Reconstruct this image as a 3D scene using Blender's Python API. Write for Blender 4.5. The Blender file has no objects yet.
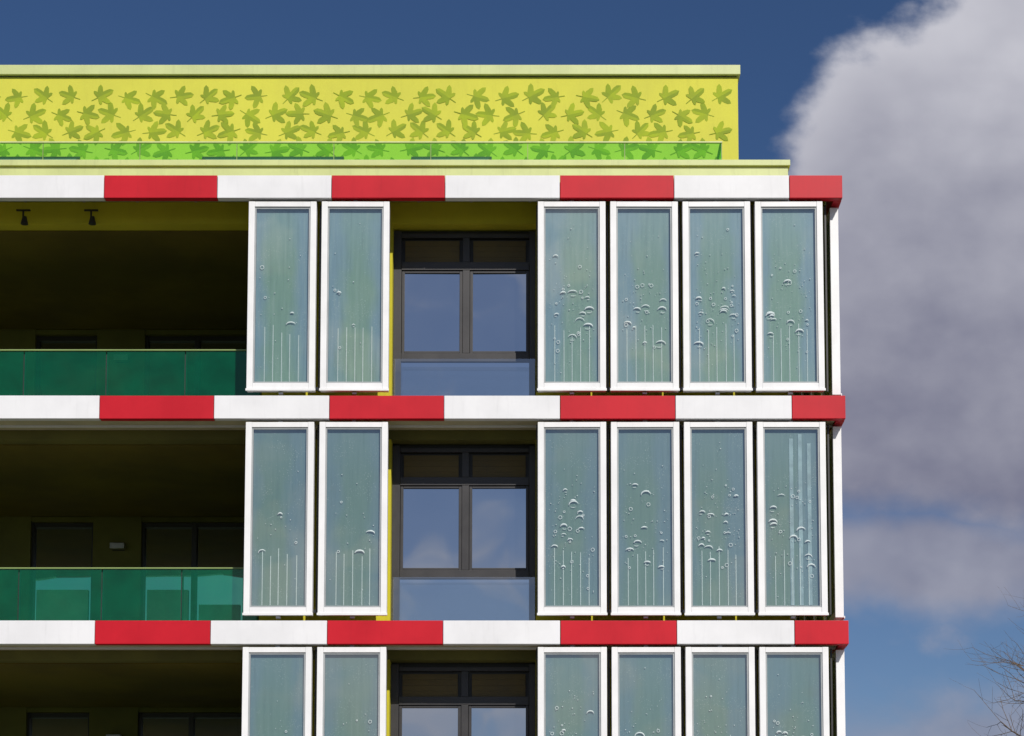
import bpy, bmesh, math, random
from mathutils import Vector, Matrix
R = math.radians
random.seed(7)
scene = bpy.context.scene
COL = scene.collection

# ------------------------------------------------------------------ node helpers
class NT:
    def __init__(s, tree): s.t = tree
    def n(s, typ, **kw):
        nd = s.t.nodes.new(typ)
        for k, v in kw.items(): setattr(nd, k, v)
        return nd
    def set(s, sock, v):
        if isinstance(v, bpy.types.NodeSocket): s.t.links.new(v, sock)
        else: sock.default_value = v
    def m(s, op, a, b=0.0, c=None, clamp=False):
        nd = s.n('ShaderNodeMath', operation=op); nd.use_clamp = clamp
        s.set(nd.inputs[0], a); s.set(nd.inputs[1], b)
        if c is not None: s.set(nd.inputs[2], c)
        return nd.outputs[0]
    def smooth(s, v, lo, hi, a=0.0, b=1.0):
        nd = s.n('ShaderNodeMapRange', interpolation_type='SMOOTHSTEP')
        s.set(nd.inputs[0], v)
        for i, q in enumerate((lo, hi, a, b)): nd.inputs[i+1].default_value = q
        return nd.outputs[0]
    def mix(s, f, a, b):
        nd = s.n('ShaderNodeMix', data_type='RGBA')
        s.set(nd.inputs[0], f)
        for i, q in ((6, a), (7, b)):
            if isinstance(q, tuple): q = (*q[:3], 1)
            s.set(nd.inputs[i], q)
        return nd.outputs[2]
    def noise(s, vec, scale, detail=4, rough=.5):
        nd = s.n('ShaderNodeTexNoise')
        if vec is not None: s.t.links.new(vec, nd.inputs['Vector'])
        nd.inputs['Scale'].default_value = scale
        nd.inputs['Detail'].default_value = detail
        nd.inputs['Roughness'].default_value = rough
        return nd.outputs[0]
    def mapping(s, vec, scale=(1,1,1), loc=(0,0,0)):
        nd = s.n('ShaderNodeMapping')
        s.t.links.new(vec, nd.inputs[0])
        nd.inputs['Scale'].default_value = scale
        nd.inputs['Location'].default_value = loc
        return nd.outputs[0]
    def link(s, a, b): s.t.links.new(a, b)

def newmat(name):
    m = bpy.data.materials.new(name); m.use_nodes = True
    m.node_tree.nodes.clear()
    k = NT(m.node_tree)
    out = k.n('ShaderNodeOutputMaterial')
    return m, k, out

def geo_pos(k): return k.n('ShaderNodeNewGeometry').outputs['Position']

def surf(name, col, rough=.5, var=.12, scale=1.5, bump=.0, bscale=60, metal=0, streak=.0, spec=.5):
    m, k, out = newmat(name)
    p = geo_pos(k)
    f = k.noise(p, scale, 4, .6)
    dark = tuple(c*(1-var) for c in col); lite = tuple(min(1, c*(1+var*.5)) for c in col)
    c = k.mix(k.smooth(f, .3, .7), dark, lite)
    if streak:
        st = k.noise(k.mapping(p, (9, 9, .9)), 1.6, 4, .65)
        c = k.mix(k.m('MULTIPLY', k.smooth(st, .5, .78), streak), c, tuple(q*.45 for q in col))
    b = k.n('ShaderNodeBsdfPrincipled')
    k.link(c, b.inputs['Base Color'])
    k.set(b.inputs['Roughness'], k.m('ADD', k.m('MULTIPLY', f, .2), rough-.1))
    b.inputs['Metallic'].default_value = metal
    b.inputs['Specular IOR Level'].default_value = spec
    if bump:
        bp = k.n('ShaderNodeBump'); bp.inputs['Strength'].default_value = bump
        bp.inputs['Distance'].default_value = .01
        k.link(k.noise(p, bscale, 3, .6), bp.inputs['Height'])
        k.link(bp.outputs[0], b.inputs['Normal'])
    k.link(b.outputs[0], out.inputs[0])
    return m

def schlick(k, f0):
    lw = k.n('ShaderNodeLayerWeight'); lw.inputs[0].default_value = .5
    return k.m('ADD', k.m('MULTIPLY', k.m('POWER', lw.outputs['Facing'], 5.0), 1-f0), f0, clamp=True)

def glass(name, tint, diff=None, dfac=0.0, f0=.08, wav=.01, gr=.015, gcol=(1,1,1)):
    """thin single-sheet glass: tinted see-through + mirror reflection (+ a little body colour)"""
    m, k, out = newmat(name)
    tr = k.n('ShaderNodeBsdfTransparent'); tr.inputs[0].default_value = (*tint, 1)
    gl = k.n('ShaderNodeBsdfGlossy'); gl.inputs['Roughness'].default_value = gr
    gl.inputs[0].default_value = (*gcol, 1)
    p = geo_pos(k)
    bp = k.n('ShaderNodeBump'); bp.inputs['Strength'].default_value = .4; bp.inputs['Distance'].default_value = wav
    k.link(k.noise(p, 1.1, 1, .4), bp.inputs['Height'])
    k.link(bp.outputs[0], gl.inputs['Normal'])
    cur = tr.outputs[0]
    if diff:
        df = k.n('ShaderNodeBsdfDiffuse'); df.inputs[0].default_value = (*diff, 1)
        mx = k.n('ShaderNodeMixShader')
        k.set(mx.inputs[0], k.m('MULTIPLY', k.smooth(k.noise(p, 2.2, 4, .6), .2, .8, .7, 1.3), dfac))
        k.link(cur, mx.inputs[1]); k.link(df.outputs[0], mx.inputs[2]); cur = mx.outputs[0]
    mx = k.n('ShaderNodeMixShader')
    k.set(mx.inputs[0], schlick(k, f0))
    k.link(cur, mx.inputs[1]); k.link(gl.outputs[0], mx.inputs[2])
    k.link(mx.outputs[0], out.inputs[0])
    return m

M = {}
M['white'] = surf('white_coated_metal', (.74,.74,.76), .42, .06, 1.3, streak=.12, spec=.3)
M['red'] = surf('red_coated_metal', (.50,.006,.018), .45, .10, 1.3, streak=.14, spec=.25)
M['frame'] = surf('white_aluminium', (.78,.78,.79), .4, .05, 2.0, streak=.10, spec=.4)
M['bead'] = surf('grey_bead', (.34,.36,.37), .45, .1, 3)
M['yellow'] = surf('yellow_green_render', (.54,.48,.022), .85, .10, 1.2, .35, 90, streak=.12)
M['mural'] = surf('lime_render', (.60,.58,.062), .8, .07, .8, .3, 90, streak=.12)
M['leaf1'] = surf('leaf_paint_olive', (.235,.310,.008), .8, .15, 3, .2, 90)
M['leaf2'] = surf('leaf_paint_green', (.31,.385,.010), .8, .15, 3, .2, 90)
M['cap'] = surf('pale_lime_metal', (.53,.58,.26), .4, .08, 1.5, streak=.2)
M['railcap'] = surf('green_edge_rail', (.22,.30,.10), .4, .08, 1.5)
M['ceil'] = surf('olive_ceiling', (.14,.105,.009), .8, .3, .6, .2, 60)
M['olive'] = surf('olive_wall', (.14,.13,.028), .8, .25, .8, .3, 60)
M['dark'] = surf('anthracite_window_frame', (.030,.028,.030), .45, .15, 3)
M['brown'] = surf('brown_blind', (.095,.065,.014), .6, .2, 2)
M['steel'] = surf('galvanised_steel', (.45,.45,.44), .4, .2, 5, metal=.6)
M['grate'] = surf('beige_soffit', (.48,.43,.28), .7, .15, 2)
M['black'] = surf('black_metal', (.02,.02,.02), .5, .1, 3)
M['curtain'] = surf('pale_blind', (.66,.70,.66), .8, .12, 3)
M['foam'] = surf('foam', (.90,.94,.93), .5, .1, 20)
M['tube'] = surf('pale_tube', (.60,.70,.66), .4, .1, 10)
M['riser'] = surf('bubble_riser', (.30,.42,.43), .4, .25, 6)
M['bark'] = surf('bark', (.14,.10,.07), .9, .3, 4)
M['roof'] = surf('roof_gravel', (.30,.29,.27), .9, .2, 6, .5, 50)
M['rail_glass'] = glass('green_balustrade_glass', (.22,.85,.50), (.0,.28,.12), .19, .06, gcol=(.5,1,.7))
M['roof_glass'] = glass('bright_green_glass', (.42,.92,.55), (.10,.50,.06), .08, .04, gcol=(.6,1,.6))
M['front'] = glass('panel_front_glass', (.95,.98,.97), None, 0, .22, .014)

def window_glass():
    m, k, out = newmat('coated_window_glass')
    df = k.n('ShaderNodeBsdfDiffuse'); df.inputs[0].default_value = (.012,.013,.016,1)
    gl = k.n('ShaderNodeBsdfGlossy'); gl.inputs['Roughness'].default_value = .02
    gl.inputs[0].default_value = (.90,.95,1,1)
    p = geo_pos(k)
    bp = k.n('ShaderNodeBump'); bp.inputs['Strength'].default_value = .5; bp.inputs['Distance'].default_value = .016
    k.link(k.noise(p, .9, 1, .4), bp.inputs['Height']); k.link(bp.outputs[0], gl.inputs['Normal'])
    mx = k.n('ShaderNodeMixShader'); k.set(mx.inputs[0], schlick(k, .56))
    k.link(df.outputs[0], mx.inputs[1]); k.link(gl.outputs[0], mx.inputs[2]); k.link(mx.outputs[0], out.inputs[0])
    return m
M['glass'] = window_glass()

def algae():
    m, k, out = newmat('algae_water')
    tc = k.n('ShaderNodeTexCoord').outputs['Object']
    on = k.n('ShaderNodeObjectInfo'); oi = on.outputs['Random']
    lz = k.n('ShaderNodeSeparateXYZ'); k.link(on.outputs['Location'], lz.inputs[0])
    sp = k.n('ShaderNodeSeparateXYZ'); k.link(tc, sp.inputs[0])
    off = k.n('ShaderNodeCombineXYZ'); k.set(off.inputs[0], k.m('MULTIPLY', oi, 37)); k.set(off.inputs[2], k.m('MULTIPLY', oi, 11))
    va = k.n('ShaderNodeVectorMath', operation='ADD'); k.link(tc, va.inputs[0]); k.link(off.outputs[0], va.inputs[1])
    v = va.outputs[0]
    big = k.noise(k.mapping(v, (1.6, 1, .8)), 1.5, 3, .5)
    st = k.noise(k.mapping(v, (14, 1, .8)), 1.5, 4, .6)
    ax = k.m('ABSOLUTE', k.m('SUBTRACT', sp.outputs[0], k.m('MULTIPLY', k.m('SUBTRACT', oi, .5), .25)))
    e = k.m('ADD', ax, k.m('MULTIPLY', k.m('SUBTRACT', big, .5), .45))
    c = k.mix(k.smooth(e, .12, .32), (.15,.275,.175), (.15,.26,.31))  # green centre; bluer sides are sky reflection painted into the water colour
    c = k.mix(k.smooth(sp.outputs[2], .2, 1.35), c, k.mix(.6, c, (.22,.34,.39)))  # lighter blue top: reflected sky painted in as a gradient
    c = k.mix(k.smooth(sp.outputs[2], -.7, -1.3, 0, .3), c, (.20,.33,.20))
    c = k.mix(k.m('MULTIPLY', k.smooth(st, .45, .8), .4), c, (.34,.43,.38))
    c = k.mix(k.m('MULTIPLY', k.smooth(st, .5, .25), .45), c, (.08,.15,.12))
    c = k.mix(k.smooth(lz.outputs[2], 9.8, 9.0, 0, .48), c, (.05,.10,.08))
    vo = k.n('ShaderNodeTexVoronoi'); vo.inputs['Scale'].default_value = 45
    k.link(v, vo.inputs['Vector'])
    mask = k.smooth(k.noise(v, 3.5, 3, .6), .46, .62)
    bub = k.m('MULTIPLY', k.smooth(vo.outputs['Distance'], .24, .10), mask)
    c = k.mix(k.m('MULTIPLY', bub, .7), c, (.6,.66,.62))
    c = k.mix(k.m('MULTIPLY', oi, .2, clamp=True), c, (.10,.17,.15))
    b = k.n('ShaderNodeBsdfPrincipled'); k.link(c, b.inputs['Base Color']); b.inputs['Roughness'].default_value = .5
    k.link(b.outputs[0], out.inputs[0])
    return m
M['algae'] = algae()

# ------------------------------------------------------------------ geometry helpers
def empty(name, parent=None, loc=(0,0,0)):
    e = bpy.data.objects.new(name, None); COL.objects.link(e); e.location = loc
    if parent: e.parent = parent
    return e

def addobj(name, bm, mat, parent=None, loc=(0,0,0), rotz=0, smooth=False):
    me = bpy.data.meshes.new(name); bm.to_mesh(me); bm.free()
    for mm in (mat if isinstance(mat, (list, tuple)) else [mat]): me.materials.append(mm)
    if smooth:
        for p in me.polygons: p.use_smooth = True
    o = bpy.data.objects.new(name, me); COL.objects.link(o)
    o.location = loc; o.rotation_euler[2] = rotz
    if parent: o.parent = parent
    return o

def bmbox(bm, x0, x1, y0, y1, z0, z1, bev=0, mi=0):
    r = bmesh.ops.create_cube(bm, size=1)
    vs = r['verts']
    for v in vs:
        v.co = Vector(((x0+x1)/2 + v.co.x*(x1-x0), (y0+y1)/2 + v.co.y*(y1-y0), (z0+z1)/2 + v.co.z*(z1-z0)))
    fs = {f for v in vs for f in v.link_faces}
    for f in fs: f.material_index = mi
    if bev:
        es = {e for v in vs for e in v.link_edges}
        r = bmesh.ops.bevel(bm, geom=list(es), offset=bev, segments=2, affect='EDGES', profile=.6)
        for f in r['faces']: f.material_index = mi

def box(name, x0, x1, y0, y1, z0, z1, mat, parent, bev=0):
    c = ((x0+x1)/2, (y0+y1)/2, (z0+z1)/2)
    bm = bmesh.new()
    bmbox(bm, x0-c[0], x1-c[0], y0-c[1], y1-c[1], z0-c[2], z1-c[2], bev)
    return addobj(name, bm, M[mat], parent, c)

def sheet(name, p0, p1, z0, z1, mat, parent):
    """one vertical pane from plan point p0 to p1"""
    bm = bmesh.new()
    vs = [bm.verts.new(q) for q in ((*p0, z0), (*p1, z0), (*p1, z1), (*p0, z1))]
    bm.faces.new(vs)
    return addobj(name, bm, M[mat], parent)

# ------------------------------------------------------------------ building
B = empty('apartment_building')
XL, XR, YB = -14.0, 3.63, 14.0
YW = .65            # wall plane; the coloured bands hang at Y 0 - 0.12
edges = [-14.28,-12.66,-11.04,-9.42,-7.80,-6.18,-4.575,-2.955,-1.346,.283,1.90,3.535,4.29]

def band(zc, k):
    par = empty('facade_band', B)
    for i in range(len(edges)-1):
        red = (i % 2 == 1)
        j = random.uniform(-.002, .002)
        box('band_red' if red else 'band_white', edges[i]+.004, edges[i+1]-.004, j, .12, zc-.165+j, zc+.165+j, 'red' if red else 'white', par, .006)
    ys = [.126,.75,2.37,3.99,5.61,7.23,8.85,10.47,12.09,13.7]
    for i in range(len(ys)-1):
        red = (i % 2 == 0)
        box('band_side', 4.17, 4.29, ys[i]+.004, ys[i+1]-.004, zc-.165, zc+.165, 'red' if red else 'white', par, .006)
    for i, e in enumerate(edges[:-1]):
        for dx in (.35, 1.2):
            x = e+dx
            if x > 4.0: continue
            box('bracket', x-.02, x+.02, .125, YW-.06, zc+.02, zc+.09, 'steel', par)
    if k > 0:
        box('walkway_soffit', XL, 4.165, .13, YW-.004, zc-.135, zc-.095, 'grate', par)
        box('soffit_trim', XL, 4.165, .40, .43, zc-.165, zc-.137, 'white', par)
    else:
        box('added_shade_plate', XL, 4.165, .125, .595, zc+.10, zc+.115, 'yellow', par)  # added unseen plate: keeps sun off the yellow wall behind the band
        box('added_shade_plate_side', XR+.01, 4.165, .60, 13.6, zc+.10, zc+.115, 'yellow', par)  # the same added plate carried round the corner

for k in range(4):
    zt = 13.0-3.2*k
    band(zt, k)
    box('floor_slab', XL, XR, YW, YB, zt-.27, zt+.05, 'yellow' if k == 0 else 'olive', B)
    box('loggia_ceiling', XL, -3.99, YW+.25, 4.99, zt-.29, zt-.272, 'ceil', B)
    zb = zt-3.2+.05 if k < 3 else 0.0
    ztop = zt-.27
    box('pier', -4.0, -2.135, YW, YW+.3, zb, ztop, 'yellow', B)
    box('pier', -.06, XR, YW, YW+.3, zb, ztop, 'yellow', B)
    box('side_wall', XR-.3, XR, YW+.3, YB, zb, ztop, 'yellow', B)
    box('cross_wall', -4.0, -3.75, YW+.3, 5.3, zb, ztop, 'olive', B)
    box('rear_wall', XL, XR, YB-.3, YB-.003, zb, ztop, 'yellow', B)
    segs = [(-14,-12.2),(-10.0,-8.47),(-7.43,-6.63)]
    for a, b in segs:
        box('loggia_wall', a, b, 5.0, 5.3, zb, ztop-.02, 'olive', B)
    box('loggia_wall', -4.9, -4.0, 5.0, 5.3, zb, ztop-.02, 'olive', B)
    for a, b in ((-12.2,-10.0),(-8.47,-7.43),(-6.63,-4.9)):
        w = empty('loggia_window', B)
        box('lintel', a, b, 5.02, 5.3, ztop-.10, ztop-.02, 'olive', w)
        box('pane', a, b, 5.16, 5.18, zb, ztop-.10, 'glass', w)
        n = 2 if b-a > 1.3 else 1
        for i in range(n+1):
            x = a+(b-a)*i/n
            box('frame_upright', x-.04, x+.04, 5.08, 5.155, zb, ztop-.10, 'dark', w)
        box('frame_head', a+.04, b-.04, 5.10, 5.15, ztop-.18, ztop-.105, 'dark', w)
        if k in (0, 1):
            hh = 1.65 if k == 1 else 1.35
            for i in range(n):
                xa = a+(b-a)*i/n+.09; xb = a+(b-a)*(i+1)/n-.09
                if k == 0 and a < -8: continue
                box('blind', xa, xb, 5.12, 5.135, zb+.02, zb+hh-.25*i, 'curtain', w)
    wl = empty('wall_light', B)
    box('backplate', -7.10, -6.90, 4.97, 4.997, zb+2.28, zb+2.40, 'black', wl)
    box('shade', -7.12, -6.88, 4.86, 4.968, zb+2.29, zb+2.39, 'steel', wl, .01)
    if k < 3:
        bl = empty('loggia_balustrade', B)
        xs = [-13.9,-12.2,-10.5,-8.8,-7.45,-6.26,-5.12,-4.02]
        for i in range(len(xs)-1):
            sheet('glass_panel', (xs[i]+.008, .71), (xs[i+1]-.008, .71), zb+.02, zb+1.0, 'rail_glass', bl)
            box('post', xs[i]-.015, xs[i]+.015, .74, .78, zb, zb+.99, 'dark', bl)
        box('handrail', XL, -4.01, .69, .73, zb+1.002, zb+1.022, 'railcap', bl, .004)
    # ---- window bay
    w = empty('bay_window', B)
    x0, x1 = -2.133, -.062
    zz = lambda z: z-3.2*k
    y0, y1 = .85, .92
    box('head_panel', x0, x1, y0+.075, y1+.05, zz(12.2), ztop-.003, 'black', w)
    fx0, fx1 = -2.075, -.10
    box('frame_left', x0, fx0+.055, y0, y1, zz(9.86), zz(12.70), 'dark', w, .004)
    box('frame_right', fx1-.055, x1, y0, y1, zz(9.86), zz(12.70), 'dark', w, .004)
    ia, ib = fx0+.058, fx1-.058
    mid = -1.075
    box('frame_top', ia, ib, y0, y1, zz(12.60), zz(12.66), 'dark', w, .004)
    box('transom', ia, ib, y0-.01, y1, zz(12.11), zz(12.23), 'dark', w, .004)
    box('sill_bar', ia, ib, y0-.01, y1, zz(10.74), zz(10.865), 'dark', w, .004)
    box('mullion', mid-.05, mid+.05, y0-.006, y1, zz(12.233), zz(12.597), 'dark', w, .004)
    box('mullion', mid-.05, mid+.05, y0-.006, y1, zz(10.868), zz(12.107), 'dark', w, .004)
    for a, b in ((ia, mid-.052), (mid+.052, ib)):
        bm = bmesh.new()
        for i in range(4):
            z = zz(12.235)+i*.082
            bmbox(bm, a+.05, b-.05, y0+.03, y0+.06, z, z+.080)
        addobj('toplight_blind', bm, M['brown'], w)
        s = .045
        za, zb2 = zz(10.868), zz(12.107)
        box('sash', a+.003, a+s, y0+.01, y1-.01, za, zb2, 'dark', w, .004)
        box('sash', b-s, b-.003, y0+.01, y1-.01, za, zb2, 'dark', w, .004)
        box('sash', a+s+.002, b-s-.002, y0+.01, y1-.01, za+.003, za+.035, 'dark', w, .004)
        box('sash', a+s+.002, b-s-.002, y0+.01, y1-.01, zb2-.035, zb2-.003, 'dark', w, .004)
        o = box('pane', a+s-.005, b-s+.005, y0+.035, y0+.047, za+.03, zb2-.03, 'glass', w)
        o.rotation_euler = (random.uniform(-.006, .006), 0, random.uniform(-.012, .012))
    box('lower_pane', ia, ib, y0+.02, y0+.035, zz(9.88), zz(10.737), 'glass', w)
    sheet('guard_glass', (x0+.01, YW+.04), (x1-.01, YW+.04), zz(9.87), zz(10.73), 'front', w)

# ------------------------------------------------------------------ algae panels
def arc(bm, cx, cz, r, t, y, a0, a1, sq, n=9, full=False):
    prev = None
    for i in range(n):
        a = a0+(a1-a0)*i/(n-1)
        c = Vector((cx+math.cos(a)*r, y, cz+math.sin(a)*r*sq))
        tt = t if full else t*math.sin(math.pi*(i+.7)/(n+.4))
        d = Vector((math.cos(a), 0, math.sin(a)))
        ring = []
        for j in range(5):
            q = 2*math.pi*j/5
            ring.append(bm.verts.new(c+d*tt*math.cos(q)+Vector((0, tt*.6*math.sin(q), 0))))
        if prev:
            for j in range(5): bm.faces.new((prev[j], prev[(j+1) % 5], ring[(j+1) % 5], ring[j]))
        prev = ring

def panel(par, x, y, zc, rot=0, foam=8, tall=False):
    """glass photobioreactor: white frame, water cavity, tubes, foam, front glass. local front = -Y"""
    P = empty('algae_panel', par, (x, y, zc)); P.rotation_euler[2] = rot
    W, H = .48, 1.37
    f = .085
    bm = bmesh.new()
    bmbox(bm, -W, -W+f, -.06, .06, -H, H, .006)
    bmbox(bm, W-f, W, -.06, .06, -H, H, .006)
    bmbox(bm, -W+f+.001, W-f-.001, -.058, .058, H-.075, H-.002, .004)
    bmbox(bm, -W+f+.001, W-f-.001, -.058, .058, -H+.002, -H+.10, .004)
    bmbox(bm, -W-.01, W+.01, -.075, -.061, -H-.015, -H+.02, .003)
    addobj('frame', bm, M['frame'], P)
    bm = bmesh.new()
    g = .022
    bmbox(bm, -W+f+.001, -W+f+g, -.042, .04, -H+.101, H-.077)
    bmbox(bm, W-f-g, W-f-.001, -.042, .04, -H+.101, H-.077)
    bmbox(bm, -W+f+g+.001, W-f-g-.001, -.040, .04, H-.10, H-.077)
    bmbox(bm, -W+f+g+.001, W-f-g-.001, -.040, .04, -H+.101, -H+.125)
    addobj('bead', bm, M['bead'], P)
    xi = W-f-g-.001
    bm = bmesh.new(); bmbox(bm, -xi, xi, .010, .038, -H+.126, H-.101)
    addobj('water', bm, M['algae'], P)
    o = sheet('front_glass', (-xi, -.032), (xi, -.032), -H+.126, H-.101, 'front', P)
    bm = bmesh.new()
    for i in range(5):
        xx = -.24+.12*i+random.uniform(-.01, .01)
        bmbox(bm, xx-.005, xx+.005, .001, .008, -H+.14, -H+.14+random.uniform(.66, .84))
    addobj('air_tubes', bm, M['tube'], P)
    if tall:
        bm = bmesh.new()
        for i in range(3):
            xx = .0+.125*i
            bmbox(bm, xx-.028, xx+.028, .002, .009, -H+.14, H-.14-.25*random.random(), .003)
        addobj('risers', bm, M['riser'], P)
    if foam:
        bm = bmesh.new()
        for i in range(foam):
            cx = -.24+.12*random.randint(0, 4)+random.uniform(-.03, .03)
            cz = random.gauss(-.18, .32); cz = max(-.7, min(.8, cz))
            r = random.uniform(.022, .075)
            arc(bm, cx, cz, r, random.uniform(.007, .016), -.010, R(random.uniform(-5, 35)), R(random.uniform(145, 185)), random.uniform(.5, .95))
            if random.random() < .5:
                arc(bm, cx+random.uniform(-.02, .02), cz-r*.2, r*.6, .005, -.008, R(200), R(330), .5)
        for i in range(foam):
            cx = -.24+.12*random.randint(0, 4)+random.uniform(-.05, .05); cz = random.gauss(-.2, .4)
            if abs(cz) < 1.1: arc(bm, cx, cz, random.uniform(.010, .026), .004, -.006, 0, 2*math.pi, 1, 11, True)
        for i in range(foam*7):
            cx = random.uniform(-.32, .32); cz = random.gauss(-.1, .45); s = random.uniform(.003, .009)
            if abs(cz) < 1.15: bmesh.ops.create_icosphere(bm, subdivisions=1, radius=s, matrix=Matrix.Translation((cx, -.004, cz)))
        addobj('foam', bm, M['foam'], P, smooth=True)
    bm = bmesh.new()
    for sz in (-H-.03, H+.012):
        bmbox(bm, -.03, .03, -.02, .05, sz-.016, sz+.016)
    addobj('pivot', bm, M['steel'], P)

for k in range(4):
    zc = 11.43-3.2*k
    for i in range(4):
        panel(B, .45+1.026*i, .10, zc, R(random.uniform(-.4,.4)), [11,8,12,9][i] if k < 3 else 0, tall=(k == 1 and i == 3))
    for i in range(2):
        panel(B, -3.65+1.035*i, .10, zc, R(random.uniform(-.4,.4)), 2)
    for i in range(6):
        panel(B, 4.205, .74+1.04*i, zc, R(90), 3)
    box('supply_pipe', -4.1, -2.2, .26, .30, zc-1.30, zc-1.26, 'steel', B)
    box('supply_pipe', 0, 4.0, .26, .30, zc-1.30, zc-1.26, 'steel', B)
    for x in (.963,1.989,3.015,4.07,-3.13,-.04):
        box('hanger', x-.012, x+.012, .20, .23, zc-1.34, zc+1.38, 'black', B)

for x in (-7.46, -6.48):
    h = empty('hanging_spotlight', B)
    box('arm', x-.10, x+.10, .50, .53, 12.86, 12.88, 'black', h)
    box('stem', x-.012, x+.012, .505, .525, 12.76, 12.86, 'black', h)
    bm = bmesh.new()
    bmesh.ops.create_cone(bm, cap_ends=True, segments=14, radius1=.055, radius2=.03, depth=.11)
    addobj('lamp_head', bm, M['black'], h, (x+.02, .515, 12.72))

# ------------------------------------------------------------------ roof terrace & setback storey
box('parapet', XL, XR-.03, .60, .90, 13.06, 13.56, 'cap', B)
box('parapet_cap', XL, XR, .56, .94, 13.563, 13.65, 'cap', B, .008)
box('parapet_side', XR-.30, XR-.03, .945, YB, 13.06, 13.56, 'cap', B)
box('parapet_side_cap', XR-.34, XR, .943, YB, 13.563, 13.65, 'cap', B, .008)
box('terrace_floor', XL, XR-.31, .91, 2.49, 13.055, 13.30, 'roof', B)
P = empty('setback_storey', B)
SX = 3.09
box('wall', XL, SX, 2.5, 12.5, 13.055, 15.86, 'mural', P)
box('roof_slab', XL, SX+.035, 2.44, 12.56, 15.88, 16.035, 'cap', P, .01)
box('shadow_joint', XL, SX-.02, 2.52, 12.48, 15.858, 15.882, 'black', P)
for a, b in ((-9.2,-7.2),(-5.2,-3.1),(-1.95,-.8)):
    box('terrace_window_frame', a-.05, b+.05, 2.46, 2.492, 13.31, 14.56, 'dark', P)
    box('terrace_window', a, b, 2.450, 2.458, 13.33, 14.52, 'glass', P)
gb = empty('roof_balustrade', B)
gx = [2.68-1.43*i for i in range(12)]
for i in range(len(gx)-1):
    sheet('glass_panel', (gx[i+1]+.006, 1.007), (gx[i]-.006, 1.007), 13.31, 14.10, 'roof_glass', gb)
    box('clamp', gx[i]-.03, gx[i]+.03, .985, 1.03, 13.66, 13.74, 'steel', gb, .004)
    box('edge', gx[i]-.005, gx[i]+.005, 1.0, 1.02, 13.75, 14.10, 'railcap', gb)
box('top_rail', -13.9, 2.69, .988, 1.026, 14.102, 14.125, 'cap', gb, .004)
sheet('glass_return', (2.675, 1.03), (2.675, 2.43), 13.31, 14.10, 'roof_glass', gb)
box('top_rail_return', 2.655, 2.69, 1.03, 2.43, 14.102, 14.125, 'cap', gb, .004)

# painted leaves: two half-blades in two tones round a midrib, five pointed lobes
def half_leaf(r, lob):
    pts = []
    for i, (a, l, w) in enumerate(lob):
        if i: pts.append(((a+lob[i-1][0])/2, .42))
        if a != 0:
            pts += [(a-w, l*.62), (a-w*.62, l*.82), (a, l), (a+w*.62, l*.82), (a+w, l*.60)]
        else:
            pts += [(0, l), (w*.62, l*.84), (w, l*.62)]
    pts += [(172, .14)]
    return [(math.sin(R(a))*l*r, math.cos(R(a))*l*r) for a, l in pts]

bm = bmesh.new()
idx = 0; row = 0; z = 13.54
while z < 15.80:
    x = -13.8+(row % 2)*.20
    while x < SX-.17:
        r = random.uniform(.215, .24)
        px, pz = x+random.uniform(-.025, .025), z+random.uniform(-.02, .02)
        th = R(random.choice((-72,-55,60,78,105,-112)) + random.uniform(-12, 12))
        yy = 2.5-.002-.00015*((idx*7) % 31)
        lob = [(0, random.uniform(1.0,1.1), 19), (56+random.uniform(-5,5), random.uniform(.84,.98), 19), (112+random.uniform(-5,5), random.uniform(.46,.58), 20)]
        flip = random.random() < .5
        for side in (1, -1):
            P2 = [(0.0, -.14*r)] + half_leaf(r, lob)
            P3 = []
            for (a, b) in P2:
                a = a*side
                X = px+a*math.cos(th)-b*math.sin(th); Z = pz+a*math.sin(th)+b*math.cos(th)
                P3.append(Vector((min(X, SX-.01), yy, min(Z, 15.85))))
            c = bm.verts.new((px, yy, min(pz, 15.85)))
            vv = [bm.verts.new(q) for q in P3[1:]]
            vv.append(bm.verts.new(P3[0]))
            for i in range(len(vv)-1):
                try:
                    f = bm.faces.new((c, vv[i], vv[i+1])); f.material_index = 0 if (side > 0) ^ flip else 1
                except ValueError: pass
        a0 = Vector((px+.12*r*math.sin(th), yy-.00007, pz-.12*r*math.cos(th))); a1 = Vector((px+.60*r*math.sin(th), yy-.00007, pz-.60*r*math.cos(th)))
        if a1.z < 15.84 and a0.z < 15.84 and a1.x < SX:
            nrm = Vector((math.cos(th), 0, math.sin(th)))*.007
            f = bm.faces.new([bm.verts.new(q) for q in (a0-nrm, a0+nrm, a1+nrm*.7, a1-nrm*.7)]); f.material_index = 0
        idx += 1
        x += .42
    z += .285; row += 1
bmesh.ops.dissolve_degenerate(bm, edges=bm.edges[:], dist=1e-5)
addobj('leaf_mural', bm, [M['leaf1'], M['leaf2']], P)

# ------------------------------------------------------------------ ground, street
def ground_mat():
    m, k, out = newmat('grass_ground')
    p = geo_pos(k)
    c = k.mix(k.smooth(k.noise(p, .15, 6, .65), .35, .65), (.05,.075,.025), (.10,.10,.05))
    b = k.n('ShaderNodeBsdfPrincipled'); k.link(c, b.inputs['Base Color']); b.inputs['Roughness'].default_value = .95
    k.link(b.outputs[0], out.inputs[0]); return m
bm = bmesh.new(); bmesh.ops.create_grid(bm, x_segments=2, y_segments=2, size=3000)
addobj('ground', bm, ground_mat())
M['pave'] = surf('paving', (.28,.27,.24), .85, .15, .8, .3, 20)
M['asphalt'] = surf('asphalt', (.05,.05,.052), .9, .2, 1.2, .4, 60)
S = empty('pavement'); box('slabs', -60, 60, -9, 16, .004, .12, 'pave', S, .01)
S = empty('road'); box('surface', -200, 200, -17, -9.02, .002, .006, 'asphalt', S)
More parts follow.
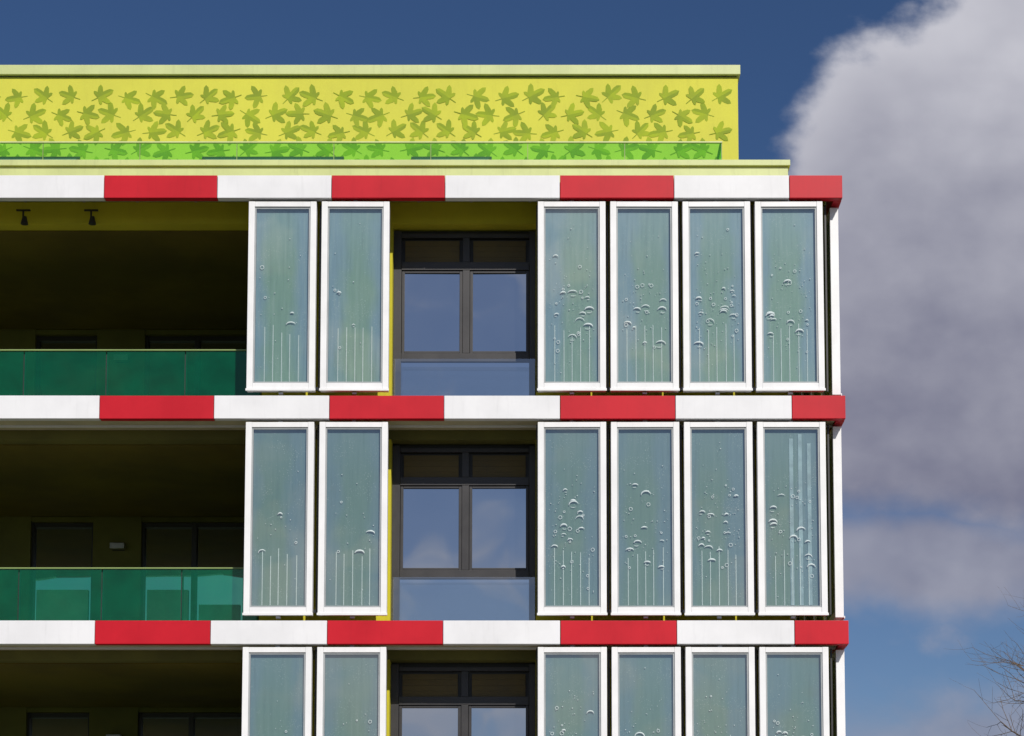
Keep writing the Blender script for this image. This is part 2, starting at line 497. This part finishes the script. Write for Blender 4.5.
for i in range(-12, 13): box('lane_mark', i*6, i*6+3, -13.06, -12.94, .0062, .010, 'white', S)

# ------------------------------------------------------------------ bare tree
def tree(x, y, h, seed):
    rnd = random.Random(seed)
    bm = bmesh.new()
    def seg(a, b, ra, rb, n=5):
        d = (b-a).normalized(); u = d.orthogonal().normalized(); w = d.cross(u)
        A = [bm.verts.new(a+(u*math.cos(2*math.pi*i/n)+w*math.sin(2*math.pi*i/n))*ra) for i in range(n)]
        Bv = [bm.verts.new(b+(u*math.cos(2*math.pi*i/n)+w*math.sin(2*math.pi*i/n))*rb) for i in range(n)]
        for i in range(n): bm.faces.new((A[i], A[(i+1) % n], Bv[(i+1) % n], Bv[i]))
    def grow(p, d, L, r, lev):
        n = 3
        for i in range(n):
            d2 = (d+Vector((rnd.uniform(-.18,.18), rnd.uniform(-.18,.18), rnd.uniform(-.02,.15)))).normalized()
            q = p+d2*L/n; r2 = r*.84
            seg(p, q, r, r2, 7 if lev < 2 else 4)
            p, d, r = q, d2, r2
            if lev < 5 and (i > 0 or lev > 0):
                for _ in range(2 if lev < 4 else 1):
                    ang = rnd.uniform(0, 6.28); el = R(rnd.uniform(25, 60))
                    u = d.orthogonal().normalized(); w = d.cross(u)
                    nd = (d*math.cos(el)+(u*math.cos(ang)+w*math.sin(ang))*math.sin(el)).normalized()
                    grow(p, nd, L*rnd.uniform(.55,.75), r*.64, lev+1)
    grow(Vector((0,0,0)), Vector((0,0,1)), h*.5, h*.028, 0)
    return addobj('bare_tree', bm, M['bark'], None, (x, y, 0))
tree(18.9, 36, 13.8, 3)
tree(26, 48, 15, 5)

# ------------------------------------------------------------------ sky
EL, AZ = 38, 22
w = bpy.data.worlds.new('World'); scene.world = w; w.use_nodes = True
w.node_tree.nodes.clear(); k = NT(w.node_tree)
out = k.n('ShaderNodeOutputWorld')
sky = k.n('ShaderNodeTexSky', sky_type='NISHITA'); sky.sun_disc = False
sky.sun_elevation = R(EL); sky.sun_rotation = R(180-AZ); sky.altitude = 50
sky.air_density = 1.0; sky.dust_density = .3; sky.ozone_density = 2.0
bgs = k.n('ShaderNodeBackground'); bgs.inputs[1].default_value = .075
tc = k.n('ShaderNodeTexCoord').outputs['Generated']
sp = k.n('ShaderNodeSeparateXYZ'); k.link(tc, sp.inputs[0])
mm = k.n('ShaderNodeMix', data_type='RGBA', blend_type='MULTIPLY'); mm.inputs[0].default_value = 1
k.link(sky.outputs[0], mm.inputs[6]); k.link(k.mix(k.smooth(sp.outputs[2], .12, .36), (.56,.64,.80), (.43,.57,.78)), mm.inputs[7])
k.link(mm.outputs[2], bgs.inputs[0])
ay = k.m('MAXIMUM', k.m('ABSOLUTE', sp.outputs[1]), .08)
a = k.m('DIVIDE', sp.outputs[0], ay); b = k.m('DIVIDE', sp.outputs[2], ay)
front = k.m('GREATER_THAN', sp.outputs[1], 0.0)
back = k.m('SUBTRACT', 1.0, front)
def ns(da, db, scale, detail=6, rough=.52, zz=0.0):
    c = k.n('ShaderNodeCombineXYZ')
    k.set(c.inputs[0], k.m('ADD', a, da)); k.set(c.inputs[1], k.m('MULTIPLY', k.m('ADD', b, db), 1.25)); c.inputs[2].default_value = zz
    return k.m('SUBTRACT', k.noise(c.outputs[0], scale, detail, rough), .5)
def dens(da, db, det):
    n = ns(da, db, 13, det)
    aa = k.m('ADD', a, da); bb = k.m('ADD', b, db)
    edge = k.m('ADD', k.m('MULTIPLY', k.m('MAXIMUM', k.m('SUBTRACT', bb, .465), 0.0), 1.25), .105)
    f = k.m('ADD', k.m('SUBTRACT', aa, edge), k.m('MULTIPLY', n, .16))
    return n, f
n, f = dens(0, 0, 7)
d1 = k.smooth(f, -.012, .028)
g = k.m('ADD', k.m('SUBTRACT', b, .255), k.m('MULTIPLY', n, .12))
d1 = k.m('MULTIPLY', d1, k.smooth(g, -.03, .03))
n2 = ns(3.3, 1.2, 11, 5)
h = k.m('ADD', k.m('SUBTRACT', .027, k.m('ABSOLUTE', k.m('SUBTRACT', b, .230))), k.m('MULTIPLY', n2, .08))
d2 = k.m('MULTIPLY', k.m('MULTIPLY', k.smooth(h, -.012, .022), .88), k.smooth(a, .05, .12))
ea = k.m('DIVIDE', k.m('SUBTRACT', a, .2055), .026); eb = k.m('DIVIDE', k.m('SUBTRACT', b, .190), .011)
el = k.m('SUBTRACT', 1.0, k.m('ADD', k.m('MULTIPLY', ea, ea), k.m('MULTIPLY', eb, eb)))
d3 = k.m('MULTIPLY', k.smooth(k.m('ADD', el, k.m('MULTIPLY', n, 8.0)), -.5, 1.4), .6)
h4 = k.m('ADD', k.m('SUBTRACT', .165, b), k.m('MULTIPLY', n, .10))
d4 = k.m('MULTIPLY', k.m('MULTIPLY', k.smooth(h4, -.01, .03), .7), k.smooth(a, .10, .22))
dfront = k.m('MAXIMUM', k.m('MAXIMUM', d1, d2), k.m('MAXIMUM', d3, d4))
broad = ns(1.0, 2.0, 4, 3, .5)
dback = k.smooth(k.m('ADD', n, k.m('MULTIPLY', broad, .5)), -.05, .15, .22, .85)
dd = k.m('ADD', k.m('MULTIPLY', dfront, front), k.m('MULTIPLY', dback, back))
dd = k.m('MULTIPLY', dd, k.smooth(sp.outputs[2], -.02, .02))
n_s, f_s = dens(-.012, .016, 3)
emb = k.m('MULTIPLY', k.m('SUBTRACT', f, f_s), 5.0)
rim = k.smooth(f, .07, .0, 0, .28)
low = k.smooth(b, .27, .24, 0, .22)
L = k.m('ADD', k.m('ADD', k.m('MULTIPLY', k.m('SUBTRACT', b, .25), 1.6), k.m('MULTIPLY', broad, .9)), k.m('ADD', k.m('ADD', emb, low), rim))
L = k.m('ADD', L, k.m('ADD', .08, k.m('MULTIPLY', back, .2)), clamp=True)
cc = k.mix(L, (.20,.205,.285), (.56,.56,.62))
bgc = k.n('ShaderNodeBackground'); bgc.inputs[1].default_value = 1.0
k.link(cc, bgc.inputs[0])
mx = k.n('ShaderNodeMixShader'); k.link(dd, mx.inputs[0]); k.link(bgs.outputs[0], mx.inputs[1]); k.link(bgc.outputs[0], mx.inputs[2])
k.link(mx.outputs[0], out.inputs[0])
w.cycles.sampling_method = 'MANUAL'; w.cycles.sample_map_resolution = 256

sd = bpy.data.lights.new('sun', 'SUN'); sd.energy = 4.2; sd.angle = R(.5); sd.color = (1,.95,.88)
so = bpy.data.objects.new('sun', sd); COL.objects.link(so); so.rotation_euler = (R(90-EL), 0, R(AZ)); so.location = (10,-20,30)

cd = bpy.data.cameras.new('camera'); co = bpy.data.objects.new('camera', cd); COL.objects.link(co)
co.location = (0, -26, 1.6); co.rotation_euler = (R(95), 0, 0)
cd.sensor_width = 36; cd.lens = 66.7; cd.shift_x = -.0273; cd.shift_y = .449; cd.clip_end = 8000
scene.camera = co
scene.view_settings.view_transform = 'Standard'; scene.view_settings.look = 'None'; scene.view_settings.exposure = 0
